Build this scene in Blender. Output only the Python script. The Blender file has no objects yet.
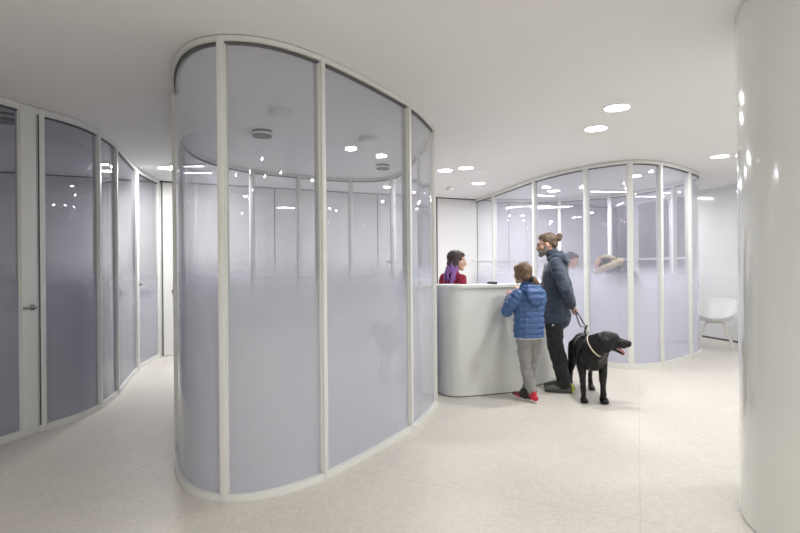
import bpy, bmesh, math, random
from mathutils import Vector, Matrix, noise
PI = math.pi
sc = bpy.context.scene
C = sc.collection
random.seed(4)

# ---------------------------------------------------------------- camera, world, exposure
F = 533.0; CH = 1.4; H = 2.8; TH = math.radians(0.5)
cam_d = bpy.data.cameras.new('camera'); cam_d.sensor_width = 36; cam_d.lens = 36*F/800; cam_d.clip_start = .05
cam = bpy.data.objects.new('camera', cam_d); C.objects.link(cam)
cam.matrix_world = Matrix.Translation((0, 0, CH)) @ Matrix.Rotation(PI/2, 4, 'X') @ Matrix.Rotation(-TH, 4, 'Z')
sc.camera = cam
w = bpy.data.worlds.new('world'); sc.world = w; w.use_nodes = True
w.node_tree.nodes['Background'].inputs[0].default_value = (.02, .025, .04, 1)
w.node_tree.nodes['Background'].inputs[1].default_value = .5
sc.view_settings.view_transform = 'Standard'; sc.view_settings.look = 'None'
sc.view_settings.gamma = 1; sc.view_settings.use_curve_mapping = False
sc.view_settings.exposure = 0.0
sc.cycles.transparent_max_bounces = 32
sc.cycles.max_bounces = 14; sc.cycles.diffuse_bounces = 6; sc.cycles.glossy_bounces = 4
sc.cycles.caustics_reflective = False; sc.cycles.caustics_refractive = False
sc.cycles.sample_clamp_indirect = 6
LAMP_W = 20.5; LAMP_E = 26.0; LIN_W = 28.0

# ---------------------------------------------------------------- plan helpers
def px(x, y, h=0.0):
    """pixel of a point at height h -> plan point"""
    u, v = x-400, y-266.5
    uu = u*math.cos(TH)-v*math.sin(TH); vv = u*math.sin(TH)+v*math.cos(TH)
    Z = F*(CH-h)/vv
    return Vector((uu*Z/F, Z))
def ceil(x, y): return px(x, y, H)

# ---------------------------------------------------------------- object helpers
def tag(o, label=None, cat=None, group=None, kind=None):
    if label: o['label'] = label
    if cat: o['category'] = cat
    if group: o['group'] = group
    if kind: o['kind'] = kind
    return o
def thing(name, label, cat, loc=(0, 0, 0), rz=0, group=None):
    o = bpy.data.objects.new(name, None); C.objects.link(o); o.empty_display_size = .1
    o.location = loc; o.rotation_euler = (0, 0, rz)
    return tag(o, label, cat, group)
def finish(bm, sharp=35):
    bmesh.ops.recalc_face_normals(bm, faces=bm.faces)
    for f in bm.faces: f.smooth = True
    for e in bm.edges:
        if len(e.link_faces) == 2 and e.calc_face_angle(0) > math.radians(sharp): e.smooth = False
def obj(name, bm, m, parent=None, sharp=35, raw=False):
    if not raw: finish(bm, sharp)
    me = bpy.data.meshes.new(name); bm.to_mesh(me); bm.free()
    me.materials.append(m)
    o = bpy.data.objects.new(name, me); C.objects.link(o)
    if parent is not None: o.parent = parent
    return o
def box(bm, c, s, rot=None, bev=0):
    r = bmesh.ops.create_cube(bm, size=1)
    vs = r['verts']
    bmesh.ops.scale(bm, vec=s, verts=vs)
    if bev:
        es = list({e for v in vs for e in v.link_edges})
        rr = bmesh.ops.bevel(bm, geom=es, offset=bev, segments=2, affect='EDGES', profile=.5)
        vs = list({v for f in rr['faces'] for v in f.verts} | {v for v in vs if v.is_valid})
    if rot is not None: bmesh.ops.rotate(bm, cent=(0, 0, 0), matrix=rot, verts=vs)
    bmesh.ops.translate(bm, vec=c, verts=vs)
    return vs
def cyl(bm, c, r, h, segs=24, r2=None, rot=None):
    rr = bmesh.ops.create_cone(bm, cap_ends=True, segments=segs, radius1=r, radius2=r if r2 is None else r2, depth=h)
    vs = rr['verts']
    if rot is not None: bmesh.ops.rotate(bm, cent=(0, 0, 0), matrix=rot, verts=vs)
    bmesh.ops.translate(bm, vec=c, verts=vs)
def V(*a): return Vector(a)
def loft(bm, pts, radii, side=(0, 1, 0), segs=14, rnd=True, flat0=False):
    pts = [Vector(p) for p in pts]
    R = [(r, r) if not isinstance(r, (tuple, list)) else r for r in radii]
    n = len(pts); T = []
    for i in range(n):
        a = pts[max(i-1, 0)]; b = pts[min(i+1, n-1)]
        T.append((b-a).normalized())
    P, RR, TT = [], [], []
    def cap(i, sg):
        r = min(R[i]); out = []
        for k in ((.35, .937), (.7, .714), (.93, .37)):
            out.append((pts[i]+T[i]*sg*r*k[0], (R[i][0]*k[1], R[i][1]*k[1]), T[i]))
        return out
    seq = []
    if rnd and not flat0: seq += list(reversed(cap(0, -1)))
    seq += [(pts[i], R[i], T[i]) for i in range(n)]
    if rnd: seq += cap(n-1, 1)
    s0 = Vector(side); rings = []; prev = None
    for c, r, t in seq:
        s = s0-t*s0.dot(t)
        if s.length < .15: s = prev.copy() if prev else t.orthogonal()
        s = (s-t*s.dot(t)).normalized()
        if prev and s.dot(prev) < 0 and False: s = -s
        prev = s; u = t.cross(s)
        rings.append([bm.verts.new(c+s*r[0]*math.cos(2*PI*k/segs)+u*r[1]*math.sin(2*PI*k/segs)) for k in range(segs)])
    for a, b in zip(rings, rings[1:]):
        for k in range(segs): bm.faces.new((a[k], a[(k+1) % segs], b[(k+1) % segs], b[k]))
    bm.faces.new(list(reversed(rings[0]))); bm.faces.new(rings[-1])
def ell(bm, c, r, rot=None, segs=18):
    rr = bmesh.ops.create_uvsphere(bm, u_segments=segs, v_segments=segs//2+2, radius=1)
    vs = rr['verts']
    bmesh.ops.scale(bm, vec=r, verts=vs)
    if rot is not None: bmesh.ops.rotate(bm, cent=(0, 0, 0), matrix=rot, verts=vs)
    bmesh.ops.translate(bm, vec=c, verts=vs)
def spline(P, n=16, closed=False):
    P = [Vector(p) for p in P]; out = []; N = len(P)
    rng = range(N) if closed else range(N-1)
    for i in rng:
        if closed: a, b, c, d = P[(i-1) % N], P[i], P[(i+1) % N], P[(i+2) % N]
        else: a, b, c, d = P[max(i-1, 0)], P[i], P[i+1], P[min(i+2, N-1)]
        # centripetal catmull-rom
        t0 = 0; t1 = max((b-a).length, 1e-4)**.5; t2 = t1+max((c-b).length, 1e-4)**.5; t3 = t2+max((d-c).length, 1e-4)**.5
        if not closed and i == 0: a = b-(c-b); t1 = (c-b).length**.5; t2 = 2*t1; t3 = t2+max((d-c).length, 1e-4)**.5
        if not closed and i == N-2: d = c+(c-b); t3 = t2+(c-b).length**.5
        for k in range(n):
            t = t1+(t2-t1)*k/n
            A1 = a*((t1-t)/(t1-t0))+b*((t-t0)/(t1-t0)); A2 = b*((t2-t)/(t2-t1))+c*((t-t1)/(t2-t1)); A3 = c*((t3-t)/(t3-t2))+d*((t-t2)/(t3-t2))
            B1 = A1*((t2-t)/(t2-t0))+A2*((t-t0)/(t2-t0)); B2 = A2*((t3-t)/(t3-t1))+A3*((t-t1)/(t3-t1))
            out.append(B1*((t2-t)/(t2-t1))+B2*((t-t1)/(t2-t1)))
    if not closed: out.append(P[-1])
    return out
def smooth_line(pts, closed=False, it=6):
    P = [p.copy() for p in pts]; n = len(P)
    for _ in range(it):
        Q = [p.copy() for p in P]
        for i in range(n):
            if not closed and i in (0, n-1): continue
            Q[i] = (P[i-1]+P[(i+1) % n])*.25+P[i]*.5
        P = Q
    return P
def resample(pts, step=.06, closed=False):
    P = pts+[pts[0]] if closed else pts
    L = [0]
    for a, b in zip(P, P[1:]): L.append(L[-1]+(b-a).length)
    n = max(2, int(L[-1]/step)); out = []; j = 0
    for k in range(n+1):
        s = L[-1]*k/n
        while j < len(L)-2 and L[j+1] < s: j += 1
        t = (s-L[j])/max(L[j+1]-L[j], 1e-9); out.append(P[j].lerp(P[j+1], t))
    return out[:-1] if closed else out
def normals(P, closed=False):
    n = len(P); N = []
    for i in range(n):
        a = P[i-1] if (i > 0 or closed) else P[i]; b = P[(i+1) % n] if (i < n-1 or closed) else P[i]
        t = (b-a).normalized(); N.append(Vector((-t.y, t.x)))
    return N
def band(bm, P, N, th, z0, z1, closed=False, off=0, nz=1):
    """thin wall following plan line P"""
    n = len(P); R = []
    for i in range(n):
        a = P[i]+N[i]*(off-th/2); b = P[i]+N[i]*(off+th/2)
        R.append([bm.verts.new((a.x, a.y, z0)), bm.verts.new((b.x, b.y, z0)), bm.verts.new((b.x, b.y, z1)), bm.verts.new((a.x, a.y, z1))])
    for i in range(n if closed else n-1):
        A, B = R[i], R[(i+1) % n]
        for k in range(4): bm.faces.new((A[k], A[(k+1) % 4], B[(k+1) % 4], B[k]))
    if not closed: bm.faces.new(R[0]); bm.faces.new(list(reversed(R[-1])))
def blob(name, fn, m, parent, voxel=.006, sm=3, disp=None):
    bm = bmesh.new(); fn(bm)
    bmesh.ops.recalc_face_normals(bm, faces=bm.faces)
    me = bpy.data.meshes.new('t'); bm.to_mesh(me); bm.free()
    o = bpy.data.objects.new('t', me); C.objects.link(o)
    md = o.modifiers.new('r', 'REMESH'); md.mode = 'VOXEL'; md.voxel_size = voxel
    if sm: s = o.modifiers.new('s', 'SMOOTH'); s.factor = .5; s.iterations = sm
    dg = bpy.context.evaluated_depsgraph_get()
    me2 = bpy.data.meshes.new_from_object(o.evaluated_get(dg))
    bpy.data.objects.remove(o); me2.name = name
    if disp:
        co = [(v.co.copy(), v.normal.copy()) for v in me2.vertices]
        for v, (p, nn) in zip(me2.vertices, co): v.co = p+nn*disp(p)
    for p in me2.polygons: p.use_smooth = True
    me2.materials.clear(); me2.materials.append(m)
    r = bpy.data.objects.new(name, me2); C.objects.link(r); r.parent = parent
    return r

# ---------------------------------------------------------------- materials
def mat(name, col, rough=.5, metal=0, spec=.5, coat=0, noise_amt=0, nscale=20, bump=0, bscale=60, sheen=0):
    m = bpy.data.materials.new(name); m.use_nodes = True; nt = m.node_tree
    b = nt.nodes['Principled BSDF']
    b.inputs['Base Color'].default_value = (*col, 1); b.inputs['Roughness'].default_value = rough
    b.inputs['Metallic'].default_value = metal; b.inputs['Specular IOR Level'].default_value = spec
    b.inputs['Coat Weight'].default_value = coat; b.inputs['Coat Roughness'].default_value = .03
    b.inputs['Sheen Weight'].default_value = sheen
    tc = nt.nodes.new('ShaderNodeTexCoord')
    nz = nt.nodes.new('ShaderNodeTexNoise'); nz.inputs['Scale'].default_value = nscale; nz.inputs['Detail'].default_value = 4
    nt.links.new(tc.outputs['Object'], nz.inputs['Vector'])
    mx = nt.nodes.new('ShaderNodeMix'); mx.data_type = 'RGBA'
    mx.inputs['A'].default_value = (*[c*(1-noise_amt) for c in col], 1); mx.inputs['B'].default_value = (*[min(1, c*(1+noise_amt)) for c in col], 1)
    nt.links.new(nz.outputs['Fac'], mx.inputs['Factor']); nt.links.new(mx.outputs['Result'], b.inputs['Base Color'])
    if bump:
        n2 = nt.nodes.new('ShaderNodeTexNoise'); n2.inputs['Scale'].default_value = bscale; n2.inputs['Detail'].default_value = 5
        nt.links.new(tc.outputs['Object'], n2.inputs['Vector'])
        bp = nt.nodes.new('ShaderNodeBump'); bp.inputs['Strength'].default_value = bump; bp.inputs['Distance'].default_value = .01
        nt.links.new(n2.outputs['Fac'], bp.inputs['Height']); nt.links.new(bp.outputs['Normal'], b.inputs['Normal'])
    return m
def emis(name, col, s):
    m = bpy.data.materials.new(name); m.use_nodes = True; nt = m.node_tree; nt.nodes.clear()
    e = nt.nodes.new('ShaderNodeEmission'); e.inputs[0].default_value = (*col, 1); e.inputs[1].default_value = s
    o = nt.nodes.new('ShaderNodeOutputMaterial'); nt.links.new(e.outputs[0], o.inputs[0]); return m
def glass_mat(name, film=(.76, .785, .86), tint=(.96, .962, .98), z0=.93, z1=1.55, refl=1.15, dens=.94, cap=.6):
    """clear glass carrying a printed film: dense below, fading out upward"""
    m = bpy.data.materials.new(name); m.use_nodes = True; nt = m.node_tree; nt.nodes.clear()
    N = nt.nodes.new; L = nt.links.new
    out = N('ShaderNodeOutputMaterial')
    geo = N('ShaderNodeTexCoord'); sep = N('ShaderNodeSeparateXYZ'); L(geo.outputs['Object'], sep.inputs[0])
    mr = N('ShaderNodeMapRange'); mr.interpolation_type = 'SMOOTHSTEP'
    mr.inputs['From Min'].default_value = z0; mr.inputs['From Max'].default_value = z1
    mr.inputs['To Min'].default_value = dens; mr.inputs['To Max'].default_value = .09
    L(sep.outputs['Z'], mr.inputs['Value'])
    tr = N('ShaderNodeBsdfTransparent'); tr.inputs[0].default_value = (*tint, 1)
    df = N('ShaderNodeBsdfDiffuse'); df.inputs[0].default_value = (*film, 1)
    tl = N('ShaderNodeBsdfTranslucent'); tl.inputs[0].default_value = (*film, 1)
    m1 = N('ShaderNodeMixShader'); m1.inputs[0].default_value = .45; L(df.outputs[0], m1.inputs[1]); L(tl.outputs[0], m1.inputs[2])
    m2 = N('ShaderNodeMixShader'); L(mr.outputs[0], m2.inputs[0]); L(tr.outputs[0], m2.inputs[1]); L(m1.outputs[0], m2.inputs[2])
    gl = N('ShaderNodeBsdfGlossy'); gl.inputs['Roughness'].default_value = .015; gl.inputs[0].default_value = (1, 1, 1, 1)
    lw = N('ShaderNodeLayerWeight'); lw.inputs['Blend'].default_value = .5
    pw = N('ShaderNodeMath'); pw.operation = 'POWER'; pw.inputs[1].default_value = 5; L(lw.outputs['Facing'], pw.inputs[0])
    ml = N('ShaderNodeMath'); ml.operation = 'MULTIPLY_ADD'; ml.inputs[1].default_value = .95*refl; ml.inputs[2].default_value = .04*refl; L(pw.outputs[0], ml.inputs[0])
    cl = N('ShaderNodeMath'); cl.operation = 'MINIMUM'; cl.inputs[1].default_value = cap; L(ml.outputs[0], cl.inputs[0]); ml = cl
    # faint waviness of bent glass
    nz = N('ShaderNodeTexNoise'); nz.inputs['Scale'].default_value = 1.6; nz.inputs['Detail'].default_value = 1; L(geo.outputs['Object'], nz.inputs['Vector'])
    bp = N('ShaderNodeBump'); bp.inputs['Strength'].default_value = .12; bp.inputs['Distance'].default_value = .03; L(nz.outputs['Fac'], bp.inputs['Height'])
    L(bp.outputs[0], gl.inputs['Normal'])
    m3 = N('ShaderNodeMixShader'); L(ml.outputs[0], m3.inputs[0]); L(m2.outputs[0], m3.inputs[1]); L(gl.outputs[0], m3.inputs[2])
    L(m3.outputs[0], out.inputs[0]); return m
def floor_mat():
    m = mat('floor_terrazzo', (.705, .67, .615), .45, spec=.35, noise_amt=.05, nscale=2.2)
    nt = m.node_tree; N = nt.nodes.new; L = nt.links.new; b = nt.nodes['Principled BSDF']
    src = b.inputs['Base Color'].links[0].from_socket
    tc = N('ShaderNodeTexCoord')
    v = N('ShaderNodeTexVoronoi'); v.inputs['Scale'].default_value = 55; L(tc.outputs['Object'], v.inputs['Vector'])
    hs = N('ShaderNodeMapRange'); hs.inputs['From Min'].default_value = 0; hs.inputs['From Max'].default_value = 1; hs.inputs['To Min'].default_value = .93; hs.inputs['To Max'].default_value = 1.05
    sp = N('ShaderNodeSeparateColor'); L(v.outputs['Color'], sp.inputs[0]); L(sp.outputs[0], hs.inputs['Value'])
    mp = N('ShaderNodeMapping'); mp.inputs['Rotation'].default_value = (0, 0, .42); L(tc.outputs['Object'], mp.inputs['Vector'])
    br = N('ShaderNodeTexBrick'); br.offset = 0; br.inputs['Scale'].default_value = 1; br.inputs['Brick Width'].default_value = 3.2; br.inputs['Row Height'].default_value = 3.2
    br.inputs['Mortar Size'].default_value = .004; br.inputs['Color1'].default_value = (1, 1, 1, 1); br.inputs['Color2'].default_value = (1, 1, 1, 1); br.inputs['Mortar'].default_value = (.90, .89, .88, 1)
    L(mp.outputs[0], br.inputs['Vector'])
    m1 = N('ShaderNodeMix'); m1.data_type = 'RGBA'; m1.blend_type = 'MULTIPLY'; m1.inputs['Factor'].default_value = 1
    L(src, m1.inputs['A']); L(hs.outputs[0], m1.inputs['B'])
    m2 = N('ShaderNodeMix'); m2.data_type = 'RGBA'; m2.blend_type = 'MULTIPLY'; m2.inputs['Factor'].default_value = 1
    L(m1.outputs['Result'], m2.inputs['A']); L(br.outputs['Color'], m2.inputs['B']); L(m2.outputs['Result'], b.inputs['Base Color'])
    return m
def panel_mat():
    """white lacquered wall boards with narrow vertical joints"""
    m = mat('wall_boards', (.80, .80, .78), .35, noise_amt=.01)
    return m
M = dict(
    floor=floor_mat(), ceiling=mat('ceiling_paint', (.86, .855, .85), .8, noise_amt=.012, nscale=1.5),
    wall=panel_mat(), gloss=mat('gloss_white', (.80, .81, .80), .12, coat=.6, noise_amt=.01, nscale=1.5),
    column=mat('column_gloss', (.83, .85, .82), .10, coat=.5, noise_amt=.012, nscale=1.2),
    frame=mat('frame_paint', (.80, .81, .79), .38, noise_amt=.01), seam=mat('seam_dark', (.12, .12, .12), .7),
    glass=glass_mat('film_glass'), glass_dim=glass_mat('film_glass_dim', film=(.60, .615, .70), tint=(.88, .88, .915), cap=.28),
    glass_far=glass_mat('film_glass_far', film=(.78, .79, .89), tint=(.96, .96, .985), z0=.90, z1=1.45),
    steel=mat('brushed_steel', (.35, .34, .32), .3, metal=1), counter=mat('counter_white', (.70, .72, .705), .42, noise_amt=.01),
    dark_glass=mat('night_window', (.02, .025, .035), .25, spec=.25), black=mat('black_plastic', (.02, .02, .02), .4),
    skin=mat('skin', (.60, .36, .27), .5, noise_amt=.06, nscale=30), skin2=mat('skin_pale', (.66, .42, .33), .5, noise_amt=.05),
    hair_b=mat('hair_brown', (.12, .08, .052), .55, noise_amt=.45, nscale=55, bump=.6, bscale=120),
    hair_g=mat('hair_girl', (.16, .095, .052), .5, noise_amt=.4, nscale=60, bump=.6, bscale=120),
    hair_d=mat('hair_dark', (.05, .035, .035), .55, noise_amt=.4, nscale=60, bump=.6, bscale=120),
    purple=mat('hair_purple', (.30, .13, .42), .5, noise_amt=.45, nscale=50, bump=.6, bscale=120),
    beard=mat('beard_grey', (.22, .195, .175), .7, noise_amt=.55, nscale=90, bump=.6, bscale=150),
    navy=mat('navy_softshell', (.035, .052, .085), .75, noise_amt=.25, nscale=8, bump=.25, bscale=30, sheen=.2),
    navy_l=mat('navy_lining', (.02, .03, .05), .85), blacktr=mat('black_trousers', (.012, .012, .014), .8, noise_amt=.3, nscale=10, bump=.3, bscale=22, sheen=.1),
    puffer=mat('puffer_blue', (.055, .12, .29), .5, noise_amt=.18, nscale=14, bump=.35, bscale=45),
    sweat=mat('grey_sweatpants', (.27, .27, .265), .9, noise_amt=.2, nscale=60, bump=.3, bscale=25),
    shoe=mat('grey_shoe', (.13, .13, .12), .7, noise_amt=.3, nscale=90), sole=mat('white_sole', (.75, .74, .72), .6),
    sole_d=mat('dark_sole', (.06, .06, .06), .7), neon=mat('neon_yellow', (.62, .70, .03), .5),
    red=mat('red_trainer', (.55, .02, .05), .55), redtop=mat('red_blouse', (.30, .015, .05), .8, noise_amt=.4, nscale=40, bump=.3),
    white=mat('white_cloth', (.75, .76, .78), .8, bump=.2, bscale=20), darkcoat=mat('dark_coat', (.04, .045, .06), .8, noise_amt=.2, bump=.2, bscale=18),
    fur=mat('cream_fur', (.55, .46, .33), .95, noise_amt=.6, nscale=30, bump=1, bscale=60),
    dog=mat('dog_coat', (.006, .006, .007), .42, noise_amt=.5, nscale=40, bump=.4, bscale=110, spec=.35),
    strap=mat('harness_strap', (.03, .03, .032), .6, noise_amt=.2), strap_g=mat('grey_webbing', (.25, .25, .25), .7),
    collar=mat('cream_collar', (.68, .62, .50), .6), tongue=mat('tongue_pink', (.60, .20, .20), .4), eye=mat('eye_dark', (.02, .012, .01), .15), eye_w=mat('eye_white', (.7, .68, .65), .3),
    lens=mat('spectacle_frame', (.015, .012, .012), .3), lip=mat('lip', (.45, .19, .16), .5),
    chair=mat('chair_shell', (.80, .80, .79), .35), chair_leg=mat('chair_leg_white', (.74, .73, .70), .5),
    lamp=emis('lamp_light', (1, .97, .92), LAMP_E), lamp_lin=emis('tube_light', (1, .98, .95), LAMP_E*.5),
)

# ---------------------------------------------------------------- the setting
BK = lambda x: 8.5+(x+3.85)*.503          # depth of the slanted back wall at plan x
def struct(name, bm, m, parent=None, **k):
    o = obj(name, bm, m, parent, **k); o['kind'] = 'structure'; return o
def wall_seg(bm, a, b, th=.1, z0=0, z1=H, side=1):
    a, b = Vector(a), Vector(b); d = (b-a); t = d.normalized(); n = Vector((-t.y, t.x))*side
    P = [a+n*th*.5, b+n*th*.5]; N = [n, n]; band(bm, P, N, th, z0, z1)
XL, XR, YF, YB = -8.0, 6.6, -5.0, 14.6
bm = bmesh.new(); box(bm, ((XL+XR)/2, (YF+YB)/2, -.05), (XR-XL+.4, YB-YF+.4, .1)); struct('floor', bm, M['floor'])
bm = bmesh.new(); box(bm, ((XL+XR)/2, (YF+YB)/2, H+.05), (XR-XL+.4, YB-YF+.4, .1)); struct('ceiling', bm, M['ceiling'])
bA, bB = Vector((XL, BK(XL))), Vector((5.12, BK(5.12)))
bm = bmesh.new(); wall_seg(bm, bA, bB, .1, side=1); wb = struct('wall_back', bm, M['wall'])
tB = (bB-bA).normalized(); nB = Vector((tB.y, -tB.x))
rB = Matrix.Rotation(math.atan2(tB.y, tB.x), 3, 'Z')
# dark shadow joint at ceiling and the board joints
bm = bmesh.new()
P = [bA+nB*.003, bB+nB*.003]; band(bm, P, [nB, nB], .006, H-.018, H-.001)
for pxs in (184, 203, 226, 250, 275, 300, 322, 352, 378, 403, 509, 537.5, 558, 590):
    u = (pxs-400)/F; X = (8.5+3.85*.503)*u/(1-.503*u); Y = X/u if abs(u) > 1e-4 else BK(0)
    p = Vector((X, Y))+nB*.002; box(bm, (p.x, p.y, H/2), (.016, .006, H), rB)
struct('trim_1', bm, M['seam'], wb)
bm = bmesh.new()
P = [Vector((1.5, BK(1.5)))+nB*.015, Vector((5.1, BK(5.1)))+nB*.015]; band(bm, P, [nB, nB], .03, 1.50, 1.53)
struct('trim_2', bm, M['frame'], wb)
# other walls
bm = bmesh.new(); wall_seg(bm, (5.98, 9.3), (5.98, YF), .1, side=1); wall_seg(bm, (5.74, 10.45), (5.98, 9.3), .1, side=1); wr = struct('wall_right', bm, M['gloss'])
bm = bmesh.new()
for x0, y0, x1, y1 in ((5.74, 10.45, 5.98, 9.3), (5.98, 9.3, 5.98, YF)):
    a, b = Vector((x0, y0)), Vector((x1, y1)); t = (b-a).normalized(); n = Vector((t.y, -t.x))
    band(bm, [a+n*.004, b+n*.004], [n, n], .008, .0, .03); 
struct('baseboard_right', bm, M['seam'], wr)
bm = bmesh.new(); wall_seg(bm, (XL, YF), (XR, YF), .1, side=-1); struct('wall_front', bm, M['gloss'])
bm = bmesh.new(); wall_seg(bm, (XL, YF), (XL, BK(XL)), .1, side=1); struct('wall_left', bm, M['wall'])
# night window wall at the far right
wA, wB = Vector((5.12, BK(5.12))), Vector((5.74, 10.45))
bm = bmesh.new(); tw = (wB-wA).normalized(); nw = Vector((tw.y, -tw.x))
if nw.x > 0: nw = -nw
band(bm, [wA-nw*.06, wB-nw*.06], [nw, nw], .02, .0, H-.04); win = struct('window_1', bm, M['dark_glass'])
bm = bmesh.new(); band(bm, [wA-nw*.02, wB-nw*.02], [nw, nw], .1, H-.04, H)
band(bm, [wA-nw*.02, wB-nw*.02], [nw, nw], .05, 1.5, 1.54); band(bm, [wA-nw*.02, wB-nw*.02], [nw, nw], .08, 0, .06)
for t, wd in ((.0, .12), (.36, .10), (.78, .05), (1, .08)):
    p = wA.lerp(wB, t); box(bm, (p.x, p.y, H/2), (wd, wd, H))
struct('window_frame', bm, M['frame'], win)
# doors on the back wall
def wall_door(name, xa, xb, hx):
    bm = bmesh.new()
    a, b = Vector((xa, BK(xa))), Vector((xb, BK(xb)))
    band(bm, [a+nB*.008, b+nB*.008], [nB, nB], .016, .01, H-.03)
    d = struct(name, bm, M['wall'])
    bm = bmesh.new()
    for p in (a, b): box(bm, (p.x+nB.x*.01, p.y+nB.y*.01, H/2), (.02, .026, H-.02), rB)
    struct('door_gap', bm, M['seam'], d)
    bm = bmesh.new(); p = Vector((hx, BK(hx)))
    q = p+nB*.06
    cyl(bm, (p.x+nB.x*.03, p.y+nB.y*.03, 1.03), .012, .07, 12, rot=rB.to_4x4().to_3x3() @ Matrix.Rotation(PI/2, 3, 'X'))
    box(bm, (q.x+.05*tB.x, q.y+.05*tB.y, 1.03), (.13, .016, .02), rB); cyl(bm, (p.x+nB.x*.02, p.y+nB.y*.02, 1.03), .03, .012, 16, rot=rB @ Matrix.Rotation(PI/2, 3, 'X'))
    struct('door_handle', bm, M['steel'], d)
wall_door('door_1', -3.8, -2.95, -3.66)
wall_door('door_2', .75, 1.63, .86)

# ---------------------------------------------------------------- glass partitions
def nearest(P, q):
    return min(range(len(P)), key=lambda i: (P[i]-q).length)
def partition(root, P, closed, mull, gmat, fw=.05, fd=.07, rail_b=.055, rail_t=.05, off=0, gth=.012, skip=()):
    """mull: list of (index in P, width)"""
    N = normals(P, closed); n = len(P)
    bm = bmesh.new(); band(bm, P, N, fd, 0.0, rail_b, closed); obj('bottom_rail', bm, M['frame'], root)
    bm = bmesh.new(); band(bm, P, N, fd, H-rail_t, H-.006, closed); obj('top_rail', bm, M['frame'], root)
    bm = bmesh.new(); band(bm, P, N, fd*.45, H-rail_t-.012, H-rail_t, closed); obj('shadow_gap_strip', bm, M['seam'], root)  # dark strip standing in for the shadow gap below the top rail
    ms = sorted(mull)
    for i, wd in ms:
        t = Vector((N[i].y, -N[i].x)); r = Matrix.Rotation(math.atan2(t.y, t.x), 3, 'Z')
        bm = bmesh.new(); box(bm, (P[i].x, P[i].y, H/2), (wd, fd+.01, H-.012), r, bev=.006); 
        # narrow glazing beads either side
        for s in (-1, 1):
            q = P[i]+t*s*(wd/2+.004); box(bm, (q.x, q.y, H/2), (.008, fd*.5, H-.1), r)
        obj('mullion', bm, M['frame'], root)
    prs = list(zip(ms, ms[1:]))
    if closed: prs.append((ms[-1], (ms[0][0]+n, ms[0][1])))
    for (i, _), (j, _) in prs:
        if (i, j) in skip: continue
        idx = [k % n for k in range(i, j+1)]
        bm = bmesh.new(); band(bm, [P[k] for k in idx], [N[k] for k in idx], gth, rail_b-.01, H-rail_t+.005)
        obj('glass_panel', bm, gmat, root)
def lever(root, p, t, n, z, name='door_handle', L=.11):
    r = Matrix.Rotation(math.atan2(t.y, t.x), 3, 'Z'); bm = bmesh.new()
    for s in (-1, 1):
        q = p+n*s*.04; cyl(bm, (q.x, q.y, z), .011, .06, 12, rot=r @ Matrix.Rotation(PI/2, 3, 'X'))
        q = p+n*s*.068+t*L*.4; box(bm, (q.x, q.y, z), (L, .014, .018), r, bev=.004)
        q = p+n*s*.04; box(bm, (q.x, q.y, z), (.035, .012, .05), r, bev=.003)
    obj(name, bm, M['steel'], root)

def inset(P, d, closed):
    N = normals(P, closed); return [p+n*d for p, n in zip(P, N)]
# central pod
front = [px(*p) for p in ((174, 465), (176, 476), (182, 487.5), (192.5, 496), (208.5, 501), (228, 503), (250, 501.5), (272, 498), (300, 489.5), (323, 480.5), (365, 459), (407, 434), (423, 422.5), (432, 412))]
back = [Vector(p) for p in ((.365, 5.35), (.35, 5.75), (.32, 6.3), (.20, 7.1), (.07, 7.9), (-.12, 8.35), (-.5, 8.55), (-1.0, 8.45), (-1.5, 8.15), (-2.08, 7.72), (-2.4, 7.2), (-2.52, 6.7), (-2.46, 6.0), (-2.19, 5.2), (-1.86, 4.4))]
podP = resample(inset(smooth_line(resample(spline(front+back, 10, True), .05, True), True, 6), .035, True), .02, True)
pod = thing('glass_pod', 'large free-standing rounded glass enclosure in the centre, lavender film fading upward', 'glass enclosure')
def at_x(P, xs, ymax=99, ymin=0):
    c = [i for i in range(len(P)) if ymin < P[i].y < ymax]
    return min(c, key=lambda i: abs(P[i].x/P[i].y*F+400-xs))
mul = [(at_x(podP, x, ym, yn), wd) for x, wd, ym, yn in ((223, .042, 3.8, 0), (321.5, .036, 4.0, 0), (407, .04, 5.0, 3.5), (436.5, .04, 5.6, 4.6), (393, .05, 99, 8), (351, .05, 99, 8), (299, .05, 99, 7.6), (252, .05, 99, 6.5))]
mul.append((nearest(podP, Vector((-1.76, 4.15))), .04)); mul.append((nearest(podP, Vector((.3, 6.5))), .04))
# pod coordinates are world coordinates: root stays at the origin
partition(pod, podP, True, list({i: (i, w_) for i, w_ in mul}.values()), M['glass'], rail_b=.042, rail_t=.036)
NP = normals(podP, True); i0 = at_x(podP, 393, 99, 8); lever(pod, podP[i0], Vector((NP[i0].y, -NP[i0].x)), NP[i0], 1.47)

# left partition
lf = [Vector(p) for p in ((-4.05, .6), (-3.75, 2.0), (-3.4, 3.3))]+[px(*p) for p in ((2, 443), (37, 432), (75, 420.5), (98, 409.5), (114, 397.5), (124, 386), (133, 375), (139.5, 368.5), (158.5, 357.5))]
lfP = resample(inset(smooth_line(resample(spline(lf, 10), .05), False, 8), .0, False), .02)
left = thing('glass_partition', 'wavy full-height glass wall with doors along the left side', 'glass partition')
lm = [(0, .06), (nearest(lfP, Vector((-3.5, 3.0))), .06)]
for x0, x1 in ((18.8, 36.3), (38.6, 45.5), (95.8, 99.8), (113.6, 116.6), (133, 138.8)):
    i, j = at_x(lfP, x0), at_x(lfP, x1); lm.append(((i+j)//2, min(abs(i-j)*(lfP[1]-lfP[0]).length, .24 if x0 < 30 else .05 if x0 < 120 else .16)))
lm.append((len(lfP)-1, .06))
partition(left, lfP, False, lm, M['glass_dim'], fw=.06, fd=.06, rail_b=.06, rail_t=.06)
NL = normals(lfP)
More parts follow.
